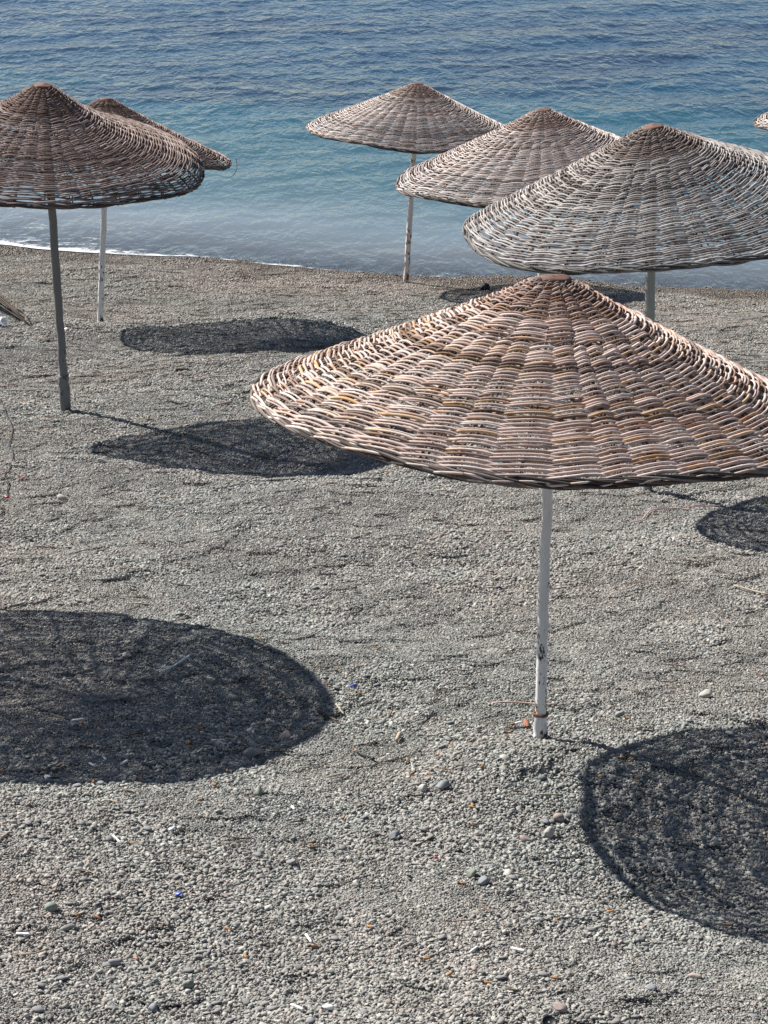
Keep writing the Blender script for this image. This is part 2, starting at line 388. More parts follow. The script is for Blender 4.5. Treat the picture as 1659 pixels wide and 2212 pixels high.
def clump(kind):
    parts = []
    if kind == 0:   # fine
        parts += [pebbles(720, np.exp(rng.normal(math.log(0.0038), 0.30, 720)), 0.125, ICO1), pebbles(30, rng.uniform(0.006, 0.0095, 30), 0.12, ICO2, 0.4, 0.6)]
    elif kind == 1:  # middling
        parts += [pebbles(560, np.exp(rng.normal(math.log(0.0044), 0.34, 560)), 0.125, ICO1), pebbles(46, rng.uniform(0.0065, 0.0115, 46), 0.12, ICO2, 0.45, 0.7), pebbles(2, rng.uniform(0.012, 0.018, 2), 0.1, ICO2, 0.3, 0.8)]
    else:            # coarse
        parts += [pebbles(430, np.exp(rng.normal(math.log(0.0047), 0.36, 430)), 0.125, ICO1), pebbles(54, rng.uniform(0.0065, 0.011, 54), 0.12, ICO2, 0.5, 0.8), pebbles(4, rng.uniform(0.011, 0.018, 4), 0.1, ICO2, 0.4, 0.9)]
    V = []; F = []; T = []; o = 0
    for v, f, tt in parts: V.append(v); F.append(f+o); T.append(tt); o += len(v)
    me = mesh_np('pebble_clump', np.vstack(V), np.vstack(F), False, {'tone': ('FLOAT_COLOR', np.vstack(T))})
    me.materials.append(M_PEB); return bpy.data.objects.new('pebble_clump', me)
CLUMPS = [clump(k) for k in (0, 0, 0, 1, 1, 1, 2, 2, 2)]
def scatter_points():
    P = []; step = 0.118
    y = 4.4
    while y < 27.5:
        half = 0.185*y+1.2
        st = step if y < 15 else step*1.15
        xs = np.arange(-half, half, st); P.append(np.stack([xs+rng.uniform(-.06, .06, len(xs)), y+rng.uniform(-.06, .06, len(xs))], -1)); y += st*0.95
    P = np.vstack(P)
    keep = P[:, 1] < shore_y(P[:, 0])+1.2; P = P[keep]
    z = gh(P[:, 0], P[:, 1]); e = 0.06
    nx = -(gh(P[:, 0]+e, P[:, 1])-gh(P[:, 0]-e, P[:, 1]))/(2*e); ny = -(gh(P[:, 0], P[:, 1]+e)-gh(P[:, 0], P[:, 1]-e))/(2*e)
    n = len(P)
    # rotation: spin, then tip onto the slope
    q = []
    spin = rng.uniform(0, 6.283, n); rot = np.empty((n, 3))
    for i in range(n):
        rq = Vector((nx[i], ny[i], 1)).to_track_quat('Z', 'Y') @ Quaternion((0, 0, 1), spin[i])
        rot[i] = rq.to_euler()[:]
    coarse = np.zeros(n)
    for L, a, p in [(rng.uniform(0.8, 3.5), rng.uniform(0, 6.28), rng.uniform(0, 6.28)) for _ in range(9)]:
        coarse += np.sin((P[:, 0]*math.cos(a)+P[:, 1]*math.sin(a))*6.283/L+p)
    coarse = coarse/3.0 + 1.1*np.exp(-((P[:, 0]-0.4)**2/1.6+(P[:, 1]-7.4)**2/1.2)) + 0.25*(8.0-P[:, 1]).clip(0, 2) - 0.45*np.exp(-((P[:, 1]-10.5)/2.0)**2) + rng.normal(0, 0.35, n)
    idx = np.where(coarse > 1.15, 6, np.where(coarse > 0.05, 3, 0))+rng.integers(0, 3, n)
    sc = rng.uniform(0.80, 1.05, n)*(1+0.012*(P[:, 1]-8).clip(0, 20))
    me = bpy.data.meshes.new('shingle'); me.vertices.add(n)
    me.vertices.foreach_set('co', np.stack([P[:, 0], P[:, 1], z], -1).astype(np.float32).ravel())
    a = me.attributes.new('rot', 'FLOAT_VECTOR', 'POINT'); a.data.foreach_set('vector', rot.astype(np.float32).ravel())
    a = me.attributes.new('idx', 'INT', 'POINT'); a.data.foreach_set('value', idx.astype(np.int32))
    a = me.attributes.new('sc', 'FLOAT', 'POINT'); a.data.foreach_set('value', sc.astype(np.float32))
    me.update(); return me
def gn_scatter(me, objs, name):
    g = bpy.data.node_groups.new(name, 'GeometryNodeTree')
    g.interface.new_socket('Geometry', in_out='INPUT', socket_type='NodeSocketGeometry')
    g.interface.new_socket('Geometry', in_out='OUTPUT', socket_type='NodeSocketGeometry')
    N = g.nodes; L = g.links
    gi = N.new('NodeGroupInput'); go = N.new('NodeGroupOutput')
    g2i = N.new('GeometryNodeGeometryToInstance')
    for o in reversed(objs):
        oi = N.new('GeometryNodeObjectInfo'); oi.inputs['Object'].default_value = o
        L.new(oi.outputs['Geometry'], g2i.inputs[0])
    iop = N.new('GeometryNodeInstanceOnPoints'); iop.inputs['Pick Instance'].default_value = True
    def attr(nm, typ):
        a = N.new('GeometryNodeInputNamedAttribute'); a.data_type = typ; a.inputs[0].default_value = nm
        return [s for s in a.outputs if s.enabled][0]
    L.new(gi.outputs[0], iop.inputs['Points']); L.new(g2i.outputs[0], iop.inputs['Instance'])
    L.new(attr('idx', 'INT'), iop.inputs['Instance Index'])
    e2r = N.new('FunctionNodeEulerToRotation'); L.new(attr('rot', 'FLOAT_VECTOR'), e2r.inputs[0]); L.new(e2r.outputs[0], iop.inputs['Rotation'])
    L.new(attr('sc', 'FLOAT'), iop.inputs['Scale'])
    L.new(iop.outputs[0], go.inputs[0])
    o = link(name, me); md = o.modifiers.new('scatter', 'NODES'); md.node_group = g
    return o
shingle = gn_scatter(scatter_points(), CLUMPS, 'shingle')
tag(shingle, 'grey and pinkish shingle of small rounded pebbles covering the beach', 'shingle', kind='stuff')

# ------------------------------------------------------------------ wicker umbrellas
RAD = 1.2
PROF_CONE = [(0.0, 0.0), (0.06, -0.004), (0.12, -0.033), (0.20, -0.074), (0.30, -0.124), (0.45, -0.194), (0.60, -0.262), (0.80, -0.352), (1.00, -0.440), (1.10, -0.484), (1.16, -0.514), (1.20, -0.545)]
PROF_BELL = [(0.0, 0.0), (0.06, -0.004), (0.12, -0.040), (0.20, -0.098), (0.30, -0.166), (0.45, -0.240), (0.60, -0.300), (0.80, -0.368), (1.00, -0.432), (1.08, -0.466), (1.15, -0.520), (1.20, -0.575)]
class Profile:
    def __init__(s, prof):
        prof = np.array(prof); r = np.linspace(0, 1.2, 241); z = np.interp(r, prof[:, 0], prof[:, 1])
        k = np.hanning(23); k /= k.sum(); zp = np.concatenate([2*z[0]-z[11:0:-1], z, 2*z[-1]-z[-2:-13:-1]]); s.r = r; s.z = np.convolve(zp, k, 'valid')
        s.s = np.concatenate([[0], np.cumsum(np.hypot(np.diff(s.r), np.diff(s.z)))])
    def at(s, r): return np.interp(r, s.r, s.z)
    def slope(s, r):
        a, b = np.minimum(r+0.01, 1.2), np.maximum(r-0.01, 0); return (s.at(a)-s.at(b))/(a-b)
class Canopy:
    """meshes of one woven canopy: double stakes, paired (twined) rods row by row, plaited rim"""
    def __init__(s, seed, sides, seg, pitch0, pitch1, rr, prof=PROF_CONE, rodlen=2.1):
        PF = Profile(prof); prof_z = PF.at; prof_slope = PF.slope; PS = PF.s; PR = PF.r
        q = np.random.default_rng(seed); s.rods = []; s.ribs = []; s.rim = []
        wob = [(q.integers(2, 7), q.uniform(0, 6.28), q.uniform(0.004, 0.013)) for _ in range(5)]
        def surf(r, th, off=0.0, along=0.0):
            r = np.asarray(r, float); m = prof_slope(np.minimum(r, 1.19)); L = np.sqrt(1+m*m)
            rr_ = r + along/L - off*m/L*1.0
            w = sum(A*np.sin(k*th+p) for k, p, A in wob)*(r/1.2)**2*1.6
            z = prof_z(np.minimum(r, 1.2)) + along*m/L + off/L + w
            return np.stack([rr_*np.cos(th), rr_*np.sin(th), z], -1)
        def nrm(r, th):
            m = prof_slope(np.minimum(r, 1.19)); L = np.sqrt(1+m*m)
            return np.stack([-m/L*np.cos(th), -m/L*np.sin(th), np.ones_like(th)/L*np.ones_like(m)], -1)
        s.surf = surf
        ws = [(k, q.uniform(0, 6.28), q.uniform(0.25, 0.7)/k*0.16) for k in (3, 5, 8, 11, 13, 17, 19)]
        warp = lambda th: th+sum(A*np.sin(k*th+p) for k, p, A in ws)
        # stakes: 20 pairs from the crown, 20 more pairs joining farther out
        NB = 20; RB = 0.43
        for j in range(2*NB):
            th0 = 2*np.pi*j/(2*NB); long_ = j % 2 == 0
            Vs, Fs, o = [], [], 0
            for side in (-1, 1):
                r = np.linspace(0.05 if long_ else 0.34, 1.195, 26)
                gap = 0.0085*side*(1 if long_ else 1)+0.004*side*np.sin(r*7+q.uniform(0, 6))
                th = warp(th0)+gap/np.maximum(r, 0.12)+0.012*np.sin(r*4+q.uniform(0, 6))
                P = surf(r, th, 0.002*np.sin(r*9+q.uniform(0, 6))); Nn = nrm(r, th)
                v, f = tube(P, Nn, 0.0062*q.uniform(0.85, 1.1)*(1-0.25*(r/1.2)), 5)
                Vs.append(v); Fs.append(f+o); o += len(v)
            V = np.vstack(Vs)
            s.ribs.append(quads_to_mesh('rib', V, np.vstack(Fs), {'ring': ('FLOAT', np.zeros(len(V)))}))
        # rows of paired weavers
        sl = 0.075; S1 = PS[-1]-0.022; rows = []
        while sl < S1:
            rows.append(sl); sl += pitch0+(pitch1-pitch0)*min(1, sl/0.75)
        start = q.uniform(0, 6.28)
        for k, sl in enumerate(rows):
            r0 = float(np.interp(sl, PS, PR)); N = NB if r0 < RB else 2*NB
            start += 2.4
            thin = rr*(0.80 if r0 < 0.3 else 1.0)
            dark_row = q.random() < 0.06
            circ = 2*np.pi*r0; per = max(1, int(round(circ/rodlen)))
            for pair in (0, 1):
                cuts = start+pair*q.uniform(1, 3)+np.linspace(0, 2*np.pi, per+1)[:per]+q.normal(0, 0.25 if per > 1 else 0, per)
                for c in range(per):
                    a0 = cuts[c]; a1 = cuts[(c+1) % per]+(2*np.pi if c == per-1 else 0)
                    ov = 0.5*2*np.pi/N*q.uniform(0.4, 1.5); a0 -= ov; a1 += ov
                    n = max(8, int((a1-a0)*N/(2*np.pi)*seg)); th = np.linspace(a0, a1, n)
                    jj = th*N/(2*np.pi)+pair
                    amp = 0.0044+thin*0.95
                    cs = np.cos(np.pi*jj); cs = np.sign(cs)*np.abs(cs)**0.85
                    fl = q.normal(0, 0.0022)
                    flare = (q.uniform(0.004, 0.013) if q.random() < 0.3 else 0.0)*np.clip((np.linspace(0, 1, n)-0.93)/0.07, 0, 1)**1.5
                    off = amp*(cs+0.10) + flare + fl*np.sin(th*2.3+q.uniform(0, 6))
                    along = (0.28 if pair else -0.28)*thin - thin*1.25*np.sin(np.pi*jj) + q.normal(0, 0.0026) + 0.0045*np.sin(th*q.uniform(1.5, 4)+q.uniform(0, 6))
                    th = warp(th); P = surf(np.full(n, r0), th, off, along); Nn = nrm(np.full(n, r0), th)
                    rad = thin*q.choice([0.62, 0.82, 0.95, 1.0, 1.08, 1.2], p=[.10, .16, .20, .22, .18, .14])
                    tt = np.linspace(0, 1, n)
                    taper = 1-0.28*(tt if q.random() < 0.5 else 1-tt)
                    ends = np.clip(np.minimum(tt, 1-tt)*n/1.6, 0.35, 1)
                    ring = np.zeros(n); bul = np.ones(n)
                    arc = th*r0; nd = q.uniform(0, 0.3)
                    while nd < arc[-1]-arc[0]:
                        i = int(nd/max(arc[-1]-arc[0], 1e-6)*(n-1)); ring[i] = 1; bul[i] = 1.16; nd += q.uniform(0.18, 0.42)
                    v, f = tube(P, Nn, rad*taper*ends*bul, sides)
                    rg = np.concatenate([np.repeat(ring, sides), [0, 0]])
                    s.rods.append((quads_to_mesh('wicker_rod', v, f, {'ring': ('FLOAT', rg)}), r0, dark_row))
        # frayed ends and split slivers standing off the weave
        s.frays = []
        for _ in range(34):
            r0 = q.uniform(0.25, 1.17); a0 = q.uniform(0, 6.28); L = q.uniform(0.04, 0.16); n = 7; u = np.linspace(0, 1, n)
            th = a0+u*L/r0*q.choice([-1, 1]); lift = q.uniform(0.006, 0.03); dr = q.uniform(-0.03, 0.05)
            P = surf(np.clip(r0+dr*u, 0, 1.19), th, 0.010+lift*u**1.6)
            v, f = tube(P, nrm(np.full(n, r0), th), q.uniform(0.0014, 0.0034)*(1-0.6*u), 4)
            s.frays.append(quads_to_mesh('frayed_end', v, f, {'ring': ('FLOAT', np.zeros(len(v)))}))
        # plaited rim: strands that climb over the edge and tuck back under
        NR = 96
        for j in range(NR):
            t0 = 2*np.pi*j/NR+q.normal(0, 0.02); span = q.uniform(0.42, 0.66); n = 22
            u = np.linspace(0, 1, n); th = t0+u*span
            ang = 2.3-4.6*u+q.normal(0, 0.15)                     # round the rim's section
            rc = 0.0130*(1+0.2*q.normal()); base = surf(np.full(n, 1.175), th)
            m = float(prof_slope(np.array([1.17]))[0]); L = math.sqrt(1+m*m)
            er = np.stack([np.cos(th)/L, np.sin(th)/L, np.full(n, m/L)], -1); en = nrm(np.full(n, 1.186), th)
            P = base+er*(0.003+1.25*rc*np.cos(ang))[:, None]+en*(rc*np.sin(ang)-0.004)[:, None]
            if q.random() < 0.3: P[-5:] += er[-5:]*(np.linspace(0, 1, 5)**2*q.uniform(0.004, 0.02))[:, None]
            v, f = tube(P, en, 0.0056*q.uniform(0.7, 1.3)*np.clip(np.minimum(u*6+0.4, (1-u)*4+0.25), 0, 1), max(5, sides-1))
            s.rim.append(quads_to_mesh('rim_strand', v, f, {'ring': ('FLOAT', np.zeros(len(v)))}))
        # hoop that carries the stakes, inside the canopy
        Vs, Fs, o = [], [], 0
        for rh in (0.52, 1.06):
            th = np.linspace(0, 2*np.pi, 73); P = surf(np.full(73, rh), th, -0.016); v, f = tube(P, nrm(np.full(73, rh), th), 0.006, 5, False)
            Vs.append(v); Fs.append(f+o); o += len(v)
        V = np.vstack(Vs); s.hoop = quads_to_mesh('canopy', V, np.vstack(Fs), {'ring': ('FLOAT', np.zeros(len(V)))})
        # lid
        a = np.linspace(0, 2*np.pi, 20, endpoint=False); V = []; F = []
        for (r, z) in ((0.012, 0.013), (0.05, 0.010), (0.066, 0.004), (0.066, -0.012)):
            V.append(np.stack([r*np.cos(a)*(1+0.04*np.sin(3*a)), r*np.sin(a), np.full(20, z)+0.003*np.sin(2*a+1)], -1))
        V = np.vstack(V+[np.array([[0, 0, 0.013]])])
        for i in range(3):
            for j in range(20): F.append((i*20+j, (i+1)*20+j, (i+1)*20+(j+1) % 20, i*20+(j+1) % 20))
        for j in range(20): F.append((80, j, (j+1) % 20, 80))
        s.lid = quads_to_mesh('lid', V, F)
def pole_mesh(h, r0, r1, bend, seedv, name='pole', z0=-0.35, sides=14):
    q = np.random.default_rng(seedv); z = np.linspace(z0, h, 30); u = (z-z0)/(h-z0)
    P = np.stack([bend*np.sin(np.pi*u.clip(0, 1))+0.002*q.normal(size=30), 0.002*q.normal(size=30), z], -1)
    P[-1, :2] = 0
    v, f = tube(P, np.tile([[1., 0, 0]], (30, 1)), (r0+(r1-r0)*u)*(1+0.012*q.normal(size=30)), sides)
    return quads_to_mesh(name, v, f)
def ring_mesh(r, z, t):
    th = np.linspace(0, 2*np.pi, 19); P = np.stack([r*np.cos(th), r*np.sin(th), z+0.003*np.sin(th*2)], -1)
    v, f = tube(P, np.tile([[0, 0, 1.]], (19, 1)), t, 6, False); return quads_to_mesh('rust_ring', v, f)

HA = 2.2392
VARS = [Canopy(11, 7, 8, 0.0190, 0.0224, 0.0061), Canopy(23, 6, 6, 0.0180, 0.0212, 0.0058), Canopy(37, 5, 5, 0.0182, 0.0212, 0.0056), Canopy(51, 6, 5, 0.0180, 0.0214, 0.0057, PROF_BELL)]
GROUP = 'wicker umbrellas on the shingle beach'
def shade(q, pal, w):
    c = np.array(pal[q.choice(len(pal), p=w)])*q.uniform(0.82, 1.14); return (*c, 1.0)
def umbrella(label, x, y, lean, tilt, dh, var, spin, pal, wts, ochre, rimpal, pmat, pr, sleeve, seedv, ringed=False, scale=1.0):
    q = np.random.default_rng(seedv); C = VARS[var]
    root = bpy.data.objects.new('beach_umbrella', None); COL.objects.link(root)
    tag(root, label, 'umbrella', GROUP)
    root.location = (x, y, planar(x, y))
    ax = Vector((lean[0], lean[1], 1)).normalized()
    root.rotation_euler = Vector((0, 0, 1)).rotation_difference(ax).to_euler()
    root.empty_display_size = 0.2
    h = HA+dh
    link('pole', pole_mesh(h-0.03, pr, pr*0.86, q.normal(0, 0.003), seedv), pmat, root)
    if sleeve:
        s = link('sleeve', pole_mesh(sleeve, pr*1.28, pr*1.26, 0, seedv+1, 'sleeve'), pmat, root)
        if ringed: link('rust_ring', ring_mesh(pr*1.22, sleeve+0.004, 0.006), M_RUST, s)
    cn = Vector((lean[0]+tilt[0], lean[1]+tilt[1], 1)).normalized()
    inv = root.rotation_euler.to_quaternion().inverted()
    rot = inv @ Vector((0, 0, 1)).rotation_difference(cn) @ Quaternion((0, 0, 1), spin)
    can = link('canopy', C.hoop, M_ROD, root); can.location = (0, 0, h); can.rotation_euler = rot.to_euler(); can.scale = (scale,)*3
    can.color = (0.10, 0.08, 0.065, 1); can['ochre'] = 0.0
    lid = link('lid', C.lid, M_CAP, can)
    for me in C.ribs:
        o = link('rib', me, M_ROD, can); o.color = (*(np.array((0.135, 0.10, 0.085))*q.uniform(0.75, 1.2)), 1); o['ochre'] = 0.0
    for me, r0, dk in C.rods:
        o = link('wicker_rod', me, M_ROD, can)
        c = shade(q, pal, wts)
        if dk: c = (c[0]*0.42, c[1]*0.40, c[2]*0.40, 1)
        elif r0 < 0.30: c = (c[0]*0.74, c[1]*0.66, c[2]*0.62, 1)
        o.color = c; o['ochre'] = float(ochre*q.choice([0.0, 0.4, 1.0], p=[.35, .3, .35]))
    for me in C.frays:
        o = link('frayed_end', me, M_ROD, can); o.color = shade(q, pal, wts); o['ochre'] = 0.6
    for me in C.rim:
        o = link('rim_strand', me, M_ROD, can); c = np.array(rimpal[q.integers(len(rimpal))])*q.uniform(0.8, 1.2); o.color = (*c, 1); o['ochre'] = 0.0
    return root
TAN = [(0.52, 0.415, 0.365), (0.46, 0.36, 0.32), (0.56, 0.47, 0.42), (0.48, 0.34, 0.22), (0.32, 0.22, 0.175)]; TANW = [.34, .26, .2, .12, .08]
MAUVE = [(0.29, 0.225, 0.205), (0.235, 0.175, 0.155), (0.36, 0.30, 0.28), (0.18, 0.13, 0.105)]; MAUVEW = [.35, .3, .2, .15]
PINK = [(0.53, 0.468, 0.437), (0.47, 0.405, 0.375), (0.57, 0.52, 0.49), (0.34, 0.26, 0.23)]; PINKW = [.35, .3, .2, .15]
GREY = [(0.36, 0.333, 0.315), (0.30, 0.273, 0.258), (0.42, 0.388, 0.365), (0.17, 0.155, 0.148)]; GREYW = [.36, .3, .2, .14]
RIMD = [(0.085, 0.066, 0.056), (0.055, 0.045, 0.038), (0.17, 0.14, 0.125)]
RIMG = [(0.085, 0.08, 0.073), (0.055, 0.053, 0.048), (0.19, 0.178, 0.162)]
umbrella('tan and ochre open-weave wicker umbrella on a white pole, largest and nearest', 0.666, 8.872, (0.009, 0.020), (0.049, 0.066), -0.203, 0, 0.3, TAN, TANW, 0.8, RIMD, M_WHITE, 0.0245, 0.135, 101, True)
umbrella('dark mauve-brown wicker umbrella on a leaning grey pole, front one at left', -2.424, 16.633, (-0.016, -0.016), (0.101, -0.057), 0.249, 3, 1.1, MAUVE, MAUVEW, 0.5, RIMD, M_GREY, 0.033, 0.30, 102)
U_C = umbrella('brown wicker umbrella half hidden behind the dark one, on a thin white pole', -2.760, 21.538, (0.072, 0.001), (-0.011, 0.15), -0.078, 2, 2.0, MAUVE, MAUVEW, 0.3, RIMD, M_WHITE, 0.031, 0, 103)
umbrella('pale wicker umbrella standing alone at the waterline on a rusting white pole', 0.249, 25.083, (0.055, 0.003), (0.003, 0.036), -0.054, 2, 0.7, PINK, PINKW, 0.25, RIMD, M_RUSTY, 0.032, 0, 104)
umbrella('pale pinkish wicker umbrella between the waterline one and the grey one', 1.299, 18.168, (-0.016, 0.006), (-0.031, 0.029), 0.009, 2, 3.3, PINK, PINKW, 0.2, RIMD, M_WHITE, 0.032, 0, 105)
umbrella('weathered grey wicker umbrella with tilted rim on a grey-green pole', 1.704, 13.989, (-0.023, 0.011), (-0.095, -0.044), 0.117, 1, 4.4, GREY, GREYW, 0.15, RIMG, M_GREEN, 0.034, 0, 106, scale=1.025)
umbrella('pale wicker umbrella cut off by the picture edge, only its rim tip in view', 4.82, 22.0, (0.0, 0.0), (0.10, 0.0), 0.12, 2, 5.2, PINK, PINKW, 0.2, RIMD, M_WHITE, 0.032, 0, 107)
umbrella('wicker umbrella out of view whose round shadow falls on the shingle at left', -3.36, 10.80, (0.0, 0.0), (-0.15, 0.2), 0.30, 1, 2.7, TAN, TANW, 0.8, RIMD, M_WHITE, 0.028, 0, 108, scale=1.03)
def loose_rod():
    u = np.linspace(0, 1, 14); P = np.stack([1.2+0.03*np.sin(u*3.0), 0*u, -0.50-0.14*u+0.03*np.cos(u*4)], -1); P[:, 0] += 0.03-0.06*u*u
    v, f = tube(P, np.tile([[0, 1., 0]], (14, 1)), 0.0045*(1-0.5*u), 5); return quads_to_mesh('loose_rod', v, f, {'ring': ('FLOAT', np.zeros(len(v)))})
_can = [c for c in U_C.children if c.name.startswith('canopy')][0]
_o = link('loose_rod', loose_rod(), M_ROD, _can); _o.color = (0.30, 0.26, 0.23, 1); _o['ochre'] = 0.0; _o.rotation_euler = (0, 0, -2.0)

# ------------------------------------------------------------------ small things lying on the shingle
FS = 0.54004                                            # full picture measure to fit measure
def gp(X, Y, up=0.0):
    p = at(X*FS, Y*FS); return np.array([p[0], p[1], float(gh(p[0], p[1]))+up])
def path_mesh(name, pts, r, up=0.012, sides=6, taper=0.0, wig=0.0):
    pts = [gp(*p) for p in pts]; pts = np.array(pts)
    d = np.concatenate([[0], np.cumsum(np.linalg.norm(np.diff(pts, axis=0), axis=1))]); n = max(8, int(d[-1]/0.03))
    u = np.linspace(0, d[-1], n)
    P = np.stack([np.interp(u, d, pts[:, k]) for k in range(3)], -1)
    if len(pts) > 3 and n > 12:
        k = np.array([.25, .5, .25])
        for _ in range(3):
            for c in range(2): P[1:-1, c] = np.convolve(P[:, c], k, 'valid')
    P[:, 2] = gh(P[:, 0], P[:, 1])+up+wig*rng.normal(size=n)
    o = P[0].copy()
    v, f = tube(P-o, np.tile([[0, 0, 1.]], (n, 1)), r*(1-taper*np.linspace(0, 1, n)), sides)
    return quads_to_mesh(name, v, f), o
def long_thing(name, label, cat, pts, r, mat, **kw):
    me, o = path_mesh(name, pts, r, **kw); ob = link(name, me, mat); ob.location = o; return tag(ob, label, cat)

# cigarette butts: an orange filter with a charred or papery end
def butt_meshes():
    x = np.array([0, 0.001, 0.012, 0.0205, 0.021]); r = np.array([0.0032, 0.0040, 0.0042, 0.0040, 0.0034])
    P = np.stack([x, 0*x, 0*x], -1); v, f = tube(P, np.tile([[0, 0, 1.]], (5, 1)), r, 8); a = quads_to_mesh('filter', v, f)
    x = np.array([0.0205, 0.024, 0.0285, 0.030]); P = np.stack([x, 0.0006*np.array([0, 1, 2, 4]), 0*x], -1)
    v, f = tube(P, np.tile([[0, 0, 1.]], (4, 1)), np.array([0.0038, 0.0039, 0.0036, 0.0022]), 8); b = quads_to_mesh('burnt_end', v, f)
    x = np.linspace(0, 0.034, 5); P = np.stack([x, 0*x, 0*x], -1); v, f = tube(P, np.tile([[0, 0, 1.]], (5, 1)), np.array([.003, .0041, .0042, .0041, .003]), 8); c = quads_to_mesh('paper_tube', v, f)
    for m, mt in ((a, M_BUTT), (b, M_ASH), (c, M_PAPER)): m.materials.append(mt)
    return a, b, c
B_F, B_A, B_P = butt_meshes()
BUTTS = []
def butt(X, Y, where, kind='o', yaw=None):
    root = bpy.data.objects.new('cigarette_butt', None); COL.objects.link(root); root.empty_display_size = 0.02
    root.location = gp(X, Y, 0.013); root.rotation_euler = (rng.uniform(0, 6.28), rng.uniform(-0.25, 0.25), rng.uniform(0, 6.28) if yaw is None else yaw)
    if kind == 'o':
        link('filter', B_F, None, root); link('burnt_end', B_A, None, root); w = 'orange'
        if rng.random() < 0.5: root.scale = (1, 1, 1)
    else:
        link('filter', B_F, None, root); p = link('paper_tube', B_P, None, root); p.location = (0.0215, 0, 0); root.scale = (0.9, 1, 1); w = 'white-papered'
        if kind == 'w': root.children[0].data = B_P; root.children[0].name = 'paper_end'
    root.scale = tuple(v*1.12 for v in root.scale)
    tag(root, None, 'cigarette butt', 'cigarette butts scattered on the shingle'); BUTTS.append((X, Y, w, root))
A1 = 'on the open shingle left of the white pole base'
for X, Y in ((1886, 2974), (1813, 2990), (1628, 3047), (1741, 3031), (1919, 3086), (1640, 3109), (1707, 3103), (1881, 3236), (1893, 3240), (1886, 3298)): butt(X, Y, A1)
butt(2045, 2942, 'just left of the sleeve at the white pole base'); butt(2040, 2909, 'beside the terracotta sliver at the white pole', 'p', 0.1)
for X, Y in ((2500, 3042), (2516, 3031), (2534, 3040), (2520, 3050), (2545, 3035)): butt(X, Y, 'in the little heap at the end of the pole shadow')
butt(2394, 3121, 'just outside the shadow right of the white pole'); butt(2522, 2891, 'on sunlit shingle above the heap of butts')
A2 = 'in the big round shadow at left'
for X, Y in ((791, 2927), (750, 2990), (1135, 2788), (1048, 2907), (1240, 2929), (1063, 2721), (330, 2905), (345, 2995), (760, 2995)): butt(X, Y, A2)
for X, Y in ((425, 3049), (511, 3055), (1012, 2934), (900, 2972), (380, 3076), (340, 2890)): butt(X, Y, A2, 'w')
A3 = 'along the sunlit near edge of the left shadow'
for X, Y in ((560, 3133), (375, 3142), (911, 3099), (791, 3216), (244, 3068), (862, 3155), (10, 3100)): butt(X, Y, A3)
A4 = 'on the sunlit shingle at the lower left'
for X, Y in ((1378, 3275), (1229, 3388), (520, 3384), (976, 3836), (380, 3675), (325, 3671), (542, 3845), (1270, 3801), (1469, 3718), (900, 3725), (50, 3195)): butt(X, Y, A4)
for X, Y in ((68, 3750), (1216, 4057), (452, 3354), (1247, 3785)): butt(X, Y, A4, 'w')
A5 = 'on the sunlit shingle at the lower right'
for X, Y in ((2452, 3661), (1964, 3950), (1865, 3549), (2206, 3923), (2893, 3713), (2239, 3691), (1789, 3919), (1720, 3845)): butt(X, Y, A5)
for X, Y in ((1879, 3824), (2044, 3805)): butt(X, Y, A5, 'w')
for X, Y in ((1444, 2784), (1560, 2870), (1420, 3010), (1500, 2610), (1350, 2690)): butt(X, Y, 'on the sunlit shingle right of the left shadow')
for X, Y in ((2960, 3190), (2790, 3110), (2560, 3130)): butt(X, Y, 'inside the right-hand shadow')

# sticks, straws, string
long_thing('drinking_straw', 'pale straw lying slantwise across the big shadow at left', 'straw', [(640, 2707), (761, 2636)], 0.0042, M_WPLAS, up=0.02)
long_thing('reed', 'long pinkish reed lying across the shingle behind the white pole', 'reed', [(1970, 2832), (2100, 2829), (2230, 2834)], 0.0042, mat_simple('pink_reed', (0.52, 0.36, 0.31), 0.7, 40, 0.4), up=0.02)
long_thing('driftwood_stick', 'brown splintered stick at the right edge of the left shadow', 'stick', [(1275, 2862), (1310, 2880), (1352, 2899)], 0.009, M_DSTICK, up=0.018, taper=0.6)
long_thing('wood_splinter', 'pale wood splinter on sunlit shingle right of the left shadow', 'stick', [(1345, 2832), (1376, 2874)], 0.0055, M_STICK, up=0.018, taper=0.4)
long_thing('twig', 'black crooked twig below the right tip of the left shadow', 'stick', [(1430, 3022), (1462, 3040), (1495, 3054)], 0.006, M_BLACK, up=0.018)
long_thing('wood_chip', 'pale yellow wood chip on the shingle left of the white pole', 'stick', [(1586, 2982), (1600, 2952)], 0.0085, M_STICK, up=0.022)
long_thing('grey_stick', 'short grey stick lying in the open shingle at lower left', 'stick', [(655, 3690), (676, 3725)], 0.0055, mat_simple('grey_wood', (0.20, 0.19, 0.18), 0.8, 45, 0.5), up=0.018)
long_thing('thin_lath', 'thin grey-brown lath at the right edge of the shingle', 'stick', [(2935, 2355), (3075, 2394)], 0.006, M_STICK, up=0.018)
long_thing('pink_string', 'pale pink string bent across the shingle before the right shadow', 'string', [(2515, 2104), (2564, 2093), (2600, 2051), (2684, 2045), (2790, 2038), (2889, 2033)], 0.004, mat_simple('pink_string', (0.55, 0.36, 0.35), 0.7, 40, 0.3), up=0.018)
long_thing('bleached_stick', 'short pinkish stick between the two left-hand shadows', 'stick', [(858, 1631), (925, 1614)], 0.008, mat_simple('pink_wood', (0.42, 0.30, 0.24), 0.8, 40, 0.4), up=0.018)
long_thing('driftwood_stick', 'brown driftwood piece below the farther left shadow', 'stick', [(702, 1489), (755, 1486)], 0.013, M_DSTICK, up=0.02, taper=0.5)
long_thing('wood_sliver', 'thin yellowish sliver near the pale stones below the white pole', 'stick', [(2150, 3196), (2235, 3196)], 0.004, M_STICK, up=0.018)
